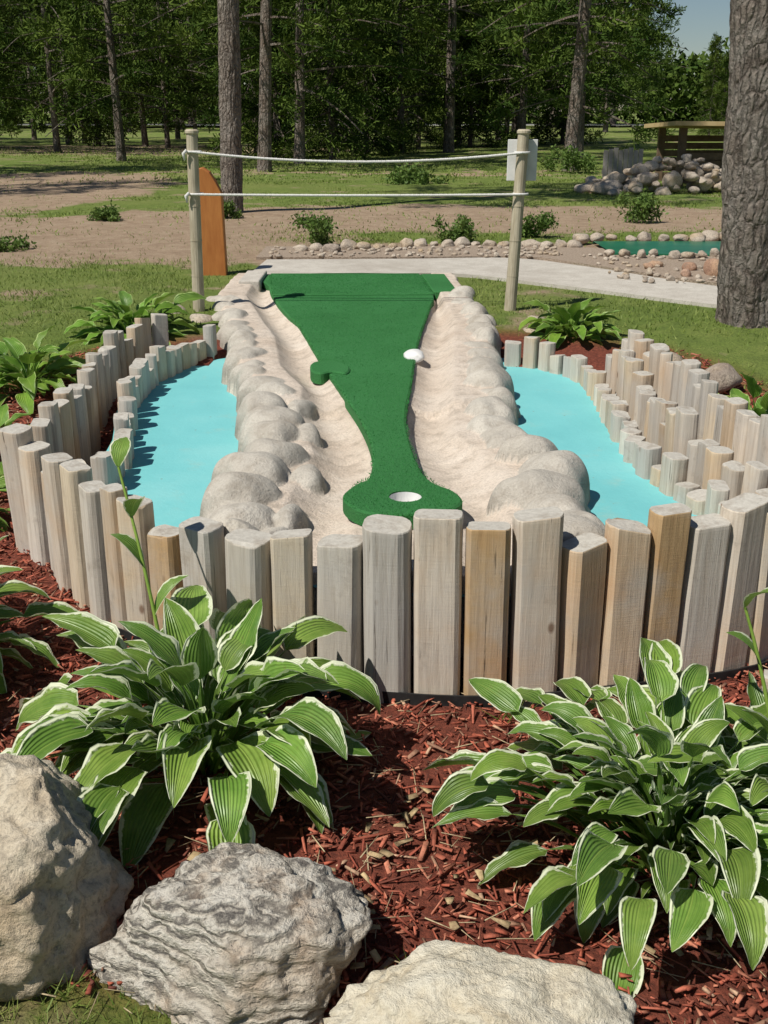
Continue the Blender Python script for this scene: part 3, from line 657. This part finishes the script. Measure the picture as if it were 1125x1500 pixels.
parts=[box(3.75+i*.085,3.825+i*.085,19.4,19.43,.4,1.0+.02*(i%3)) for i in range(8)]+[box(3.74,4.44,19.435,19.46,.62,.68)]; v,f=merge(parts); new_obj('board_fence',mesh_from('bf',v,f),[M['grey']])
sh=bpy.data.objects.new('wooden_shelter',None); scene.collection.objects.link(sh)
v,f=merge([box(5.05,5.17,19.5,19.62,.4,1.36),box(5.9,6.0,19.5,19.62,.4,1.36),box(6.7,6.82,19.5,19.62,.4,1.34),box(5.05,5.17,21,21.1,.4,1.34),box(6.7,6.82,21,21.1,.4,1.34)]+[box(5.17,6.7,19.53,19.59,.45+k*.13,.56+k*.13) for k in range(4)]+[box(5.17,6.7,21.02,21.08,.45+k*.13,.56+k*.13) for k in range(6)]); new_obj('frame',mesh_from('fr',v,f),[M['darkwood']],sh)
V=[(4.85,19.1,1.40),(7.0,19.1,1.38),(7.0,21.4,1.31),(4.85,21.4,1.33)]; V+=[(a,b,c+.07) for a,b,c in V]
new_obj('roof',mesh_from('rf',V,[(0,3,2,1),(4,5,6,7),(0,1,5,4),(1,2,6,5),(2,3,7,6),(3,0,4,7)]),[M['roof']],sh)

def leafcloud(name,centers,n,rad,size,mat):
    c=np.array(centers); ci=rng.integers(0,len(c),n); P=c[ci,:3]+rng.normal(0,1,(n,3))*c[ci,3:4]*.5
    d=rng.normal(0,1,(n,3)); d/=np.linalg.norm(d,axis=1)[:,None]; e=np.cross(d,rng.normal(0,1,(n,3))); e/=np.linalg.norm(e,axis=1)[:,None]
    s=size*rng.uniform(.6,1.3,(n,1)); V=np.stack([P,P+d*s*.5+e*s*.25,P+d*s,P+d*s*.5-e*s*.25],1).reshape(-1,3)
    V[:,2]=np.maximum(V[:,2],.0)
    return new_obj(name,mesh_np(name,V,np.arange(4*n).reshape(-1,4)),[mat])
M['shrub']=m_blade('shrub_leaf',(.06,.12,.02),(.16,.24,.05),.25)
for (x,y,w,h) in [(-.61,10.45,.24,.32),(.72,10.9,.22,.26),(1.5,11.3,.2,.26),(2.95,13,.3,.32),(.55,20,.5,.22),(-1.9,13.6,.15,.2),(3.9,24,.5,.5),(-3.3,13.2,.2,.12),(-3.6,10.2,.25,.08)]:
    cs=[(random.gauss(0,w*.45),random.gauss(0,w*.4),h*random.uniform(.15,.85),w*.3) for _ in range(14)]
    ob=leafcloud('shrub',cs,1500,0,.04*max(1,w/.25),M['shrub']); ob.location=(x,y,.4)

# grass
def gdens(x,y): return (1-bed(x,y))*(1-np.clip(dirt(x,y)*1.25-.35,0,1))
def onpath(x,y):
    a=(y>8.4)&(y<10.4)&(x>-1.1)&(x<1.5); b=(x>1.0)&(y>np.interp(x,[.5,1.19,2.15,3.2],[8.4,8.0,7.05,6.15]))&(y<np.interp(x,[1.7,2.4,3.5,4.3],[10.4,9.9,9.3,8.4]))
    c=(x>-1.1)&(x<.62)&(y<8.6)&(y>6.2); return a|b|c
def grass_patch(n,x0,x1,y0,y1,h,w,pw=1):
    x=rng.uniform(x0,x1,n); y=y0+(y1-y0)*rng.uniform(0,1,n)**pw
    pn=np.array([noise.noise(Vector((a*1.3,b*1.3,3))) for a,b in zip(x,y)])
    k=(rng.uniform(0,1,n)<gdens(x,y)*np.clip(.75+pn*1.6,.05,1))&~onpath(x,y); x,y=x[k],y[k]
    return np.stack([x,y,G(x,y)-.004],-1),np.full(len(x),h),np.full(len(x),w)
parts=[grass_patch(30000,-1.8,1.6,.9,1.85,.04,.004),grass_patch(80000,-4.5,4.5,5.2,12,.035,.009,1.2),grass_patch(60000,-8,9,11,22,.04,.018),grass_patch(45000,-16,18,20,42,.06,.035)]
wx=np.concatenate([rng.normal(cx,.02,26) for cx in (.36,-.62,.05,-.75)]); wy=np.concatenate([rng.normal(cy,.02,26) for cy in (2.66,1.62,1.66,1.55)])
parts.append((np.stack([wx,wy,np.zeros(len(wx))],-1),np.full(len(wx),.07),np.full(len(wx),.005)))
blades('grass',np.concatenate([p[0] for p in parts]),np.concatenate([p[1] for p in parts]),np.concatenate([p[2] for p in parts]),M['grass'])
ob=logs('weathered_log',[(0,0,-.12,.12,.04,0,(.42,.38,.32))]); ob.rotation_euler=(R(90),R(10),R(70)); ob.location=(1.2,2.70,.07)

# ---------------------------------------------------------------- trees
def pine_mesh(name,H,r0,cb,cr,seed,ntuft,low=1.0,spruce=False,tl=.26):
    g=np.random.default_rng(seed); rr=random.Random(seed)
    pts=[];rad=[]
    bx_,by_=rr.uniform(-.02,.02),rr.uniform(-.02,.02)
    for i in range(13):
        t=i/12; pts.append((bx_*H*t+.04*math.sin(t*5+seed),by_*H*t,-.3+t*(H+.3))); rad.append(r0*(1.18 if i==0 else 1-.85*t))
    parts=[tube(pts,rad,12)]; T=[]
    nb=int(46 if not spruce else 70)
    for i in range(nb):
        t=(i+rr.random())/nb; h=cb+(H-cb)*t**(1.15)
        prof=(1-t)**.7 if spruce else (math.sin(math.pi*min(1,.3+t*.7)))**.6*low
        L=cr*max(.15,prof)*rr.uniform(.6,1.2); az=i*2.4+rr.gauss(0,.3); o=Vector((math.cos(az),math.sin(az),0))
        p0=Vector((bx_*h,by_*h,h)); up=rr.uniform(-.15,.3) if not spruce else rr.uniform(-.35,0)
        bp=[p0+o*L*(s/5)+Vector((0,0,up*L*(s/5)-.18*L*(s/5)**2)) for s in range(6)]
        parts.append(tube([tuple(p) for p in bp],[.03*(1-.8*s/5)+.004 for s in range(6)],4,False))
        m=max(6,int(ntuft/nb*L/cr*1.3)); nc=max(3,m//9)
        for c in range(nc):
            u=rr.uniform(.3,1.0); q=p0+o*L*u+Vector((0,0,up*L*u-.18*L*u*u)); sd=Vector((-o.y,o.x,0)); off=sd*rr.gauss(0,.28*L*.6)+Vector((0,0,rr.gauss(.02,.07)))
            cen=q+off
            for _ in range(9): T.append((cen.x+rr.gauss(0,.13),cen.y+rr.gauss(0,.13),cen.z+rr.gauss(0,.06),o.x,o.y))
    v,f=merge(parts)
    T=np.array(T); n=len(T); k=5
    P=np.repeat(T[:,:3],k,0); O=np.repeat(np.stack([T[:,3],T[:,4],np.full(n,.35)],-1),k,0)
    d=g.normal(0,1,(n*k,3))*.75+O*.6; d/=np.linalg.norm(d,axis=1)[:,None]
    e=np.cross(d,g.normal(0,1,(n*k,3))); e/=np.linalg.norm(e,axis=1)[:,None]
    l=tl*g.uniform(.6,1.2,(n*k,1)); w=tl*.085
    NV=np.stack([P-e*w*.3,P+d*l*.95+e*w,P+d*l*1.0-e*w],1).reshape(-1,3)
    nv=len(v); V=np.concatenate([np.array([tuple(q) for q in v]),NV])
    me=bpy.data.meshes.new(name); F=list(f)+[tuple(q) for q in (np.arange(3*n*k).reshape(-1,3)+nv)]
    me.from_pydata([tuple(q) for q in V],[],F); me.materials.append(M['barkfar']); me.materials.append(M['needle'])
    mi=np.zeros(len(F),dtype=np.int32); mi[len(f):]=1; me.polygons.foreach_set('material_index',mi); me.update(); return me
tall=[pine_mesh('pt1',12,.17,3.6,2.4,1,1400),pine_mesh('pt2',13,.16,2.6,2.6,2,1500)]
lowp=[pine_mesh('pl1',10,.13,1.3,2.9,3,2500),pine_mesh('pl2',9.5,.12,1.0,2.7,4,2500),pine_mesh('pl3',11,.14,1.7,3.2,5,2700)]
spr=[pine_mesh('ps1',8,.10,.5,1.9,6,2600,spruce=True),pine_mesh('ps2',6.5,.09,.4,1.6,7,2200,spruce=True)]
def put(me,x,y,s=1,rz=None,nm='pine_tree'):
    ob=bpy.data.objects.new(nm,me); scene.collection.objects.link(ob); ob.location=(x,y,.38); ob.scale=(s,s,s*random.uniform(.95,1.1)); ob.rotation_euler=(random.gauss(0,.012),random.gauss(0,.012),random.uniform(0,6.28) if rz is None else rz); return ob
for (x,y,m_) in [(-7.04,30.4,lowp[2]),(-2.67,25,tall[1]),(-2.09,28.3,lowp[2]),(2.01,35.5,tall[0]),(4.07,25,tall[1]),(5.2,30.4,lowp[0]),(4.7,38.8,lowp[2]),(.59,35.5,lowp[1]),(-10.6,37,lowp[0]),(-8.9,42.7,lowp[1])]:
    put(m_,x,y,random.uniform(.9,1.05))
placed=[(-7,30),(-2.7,25),(-2,28),(2,35),(4,25),(5.2,30)]
cnt=0; tries=0
while cnt<60 and tries<4000:
    tries+=1
    y=(36+20*random.random()) if cnt<30 else (74+36*random.random()); x=random.uniform(-.43,.43)*y*1.1
    q=x/y
    if abs(q-.274)<.024+3.4/y: continue
    if min((x-a)**2+(y-b)**2 for a,b in placed)<9: continue
    placed.append((x,y)); put(random.choice(lowp),x,y,random.uniform(.85,1.15)*(1 if y<60 else 1.45)); cnt+=1
for (x,y,k,s) in [(-1.4,31,0,.9),(-.5,34,1,1),(1.2,40,0,.9),(-4,36,0,1.1),(3.2,42,1,1),(-3.1,33,1,.9),(-11,44,0,1),(7,45,1,1),(17.6,62,0,.6),(20.5,70,1,.7)]:
    put(spr[k],x,y,s,nm='spruce_tree')
for (x,y,s) in [(-10,16,1),(-12,21,1.1),(-9.5,24,1),(12.5,23,1)]: put(tall[0],x,y,s)

def near_pine(name,x,y,r0,r1,H,lean,seed,disp):
    V=[];F=[];ns=128;nl=300; zt=5.0
    for l in range(nl+1):
        z=zt*(l/nl); rr=r0+(r1-r0)*(z/zt)+.04*r0*5*math.exp(-z/.14)*.35
        for j in range(ns):
            a=2*math.pi*j/ns; q0=Vector((math.cos(a)*r0*12,math.sin(a)*r0*12,z*2.8+seed)); wv=noise.noise_vector(q0*1.3)*.7
            q=q0*1.3+wv
            dd=noise.voronoi(q)[0]; e=min(1,(dd[1]-dd[0])*2.2)
            rad=rr+disp*(e-.6)+disp*1.6*noise.fractal(q0*.9,1,2,4)+disp*.7*noise.noise(q*4)
            V.append((math.cos(a)*rad+lean*z,math.sin(a)*rad,z-.1))
    for l in range(nl):
        for j in range(ns): F.append((l*ns+j,l*ns+(j+1)%ns,(l+1)*ns+(j+1)%ns,(l+1)*ns+j))
    root=bpy.data.objects.new(name,None); scene.collection.objects.link(root); root.location=(x,y,.4)
    new_obj('trunk',mesh_from('tr',V,F),[M['bark']],root,smooth=True)
    me=pine_mesh('crown_'+name,H-4.9,r1*.92,1.2,2.2,seed,1600); c=bpy.data.objects.new('crown',me); scene.collection.objects.link(c); c.parent=root; c.location=(lean*4.9,0,4.95)
near_pine('pine_tree',2.25,6.68,.185,.150,13,-.065,11,.009)
near_pine('pine_tree',-1.936,14.24,.135,.12,13,.03,12,.007)

# distant forest mass
n=70000; fx=rng.uniform(-85,85,n); fy=rng.uniform(118,135,n); q=fx/fy
cl=np.array([noise.noise(Vector((a*.16,b*.16,0))) for a,b in zip(fx,fy)]); top=15+cl*5; top=np.where(np.abs(q-.274)<.05,6.0+cl*4,top)
fz=.5+top*rng.uniform(0,1,n)**.9
d=rng.normal(0,1,(n,3)); d/=np.linalg.norm(d,axis=1)[:,None]; e=np.cross(d,rng.normal(0,1,(n,3))); e/=np.linalg.norm(e,axis=1)[:,None]
s=rng.uniform(.4,.9,(n,1)); P=np.stack([fx,fy,fz],-1)
new_obj('distant_forest',mesh_np('df',np.stack([P-e*s*.4,P+d*s+e*s*.2,P+e*s*.4],1).reshape(-1,3),np.arange(3*n).reshape(-1,3)),[M['needle']])

# ---------------------------------------------------------------- light, camera
S=Vector((-.60,-.46,1.08)).normalized()
el=math.asin(S.z); az=math.atan2(S.x,S.y)
w=bpy.data.worlds.new('World'); scene.world=w; w.use_nodes=True; nt=w.node_tree
bg=nt.nodes['Background']; sky=nt.nodes.new('ShaderNodeTexSky'); sky.sky_type='NISHITA'; sky.sun_disc=False; sky.sun_elevation=el; sky.sun_rotation=az%(2*math.pi); sky.air_density=1.0; sky.dust_density=.1; sky.ozone_density=3.0
nt.links.new(sky.outputs[0],bg.inputs[0]); bg.inputs[1].default_value=.055
sl=bpy.data.lights.new('sun','SUN'); sl.energy=5.0; sl.angle=R(.5); sl.color=(1,.955,.88)
so=bpy.data.objects.new('sun',sl); scene.collection.objects.link(so); so.rotation_euler=(-S).to_track_quat('-Z','Y').to_euler()
cam=bpy.data.cameras.new('camera'); co=bpy.data.objects.new('camera',cam); scene.collection.objects.link(co)
cam.sensor_fit='VERTICAL'; cam.sensor_height=36; cam.lens=38; cam.clip_end=6000
co.location=(0,0,1.6); co.rotation_euler=(R(90-20.28),0,0); scene.camera=co
scene.view_settings.view_transform='Standard'; scene.view_settings.look='None'; scene.view_settings.exposure=0
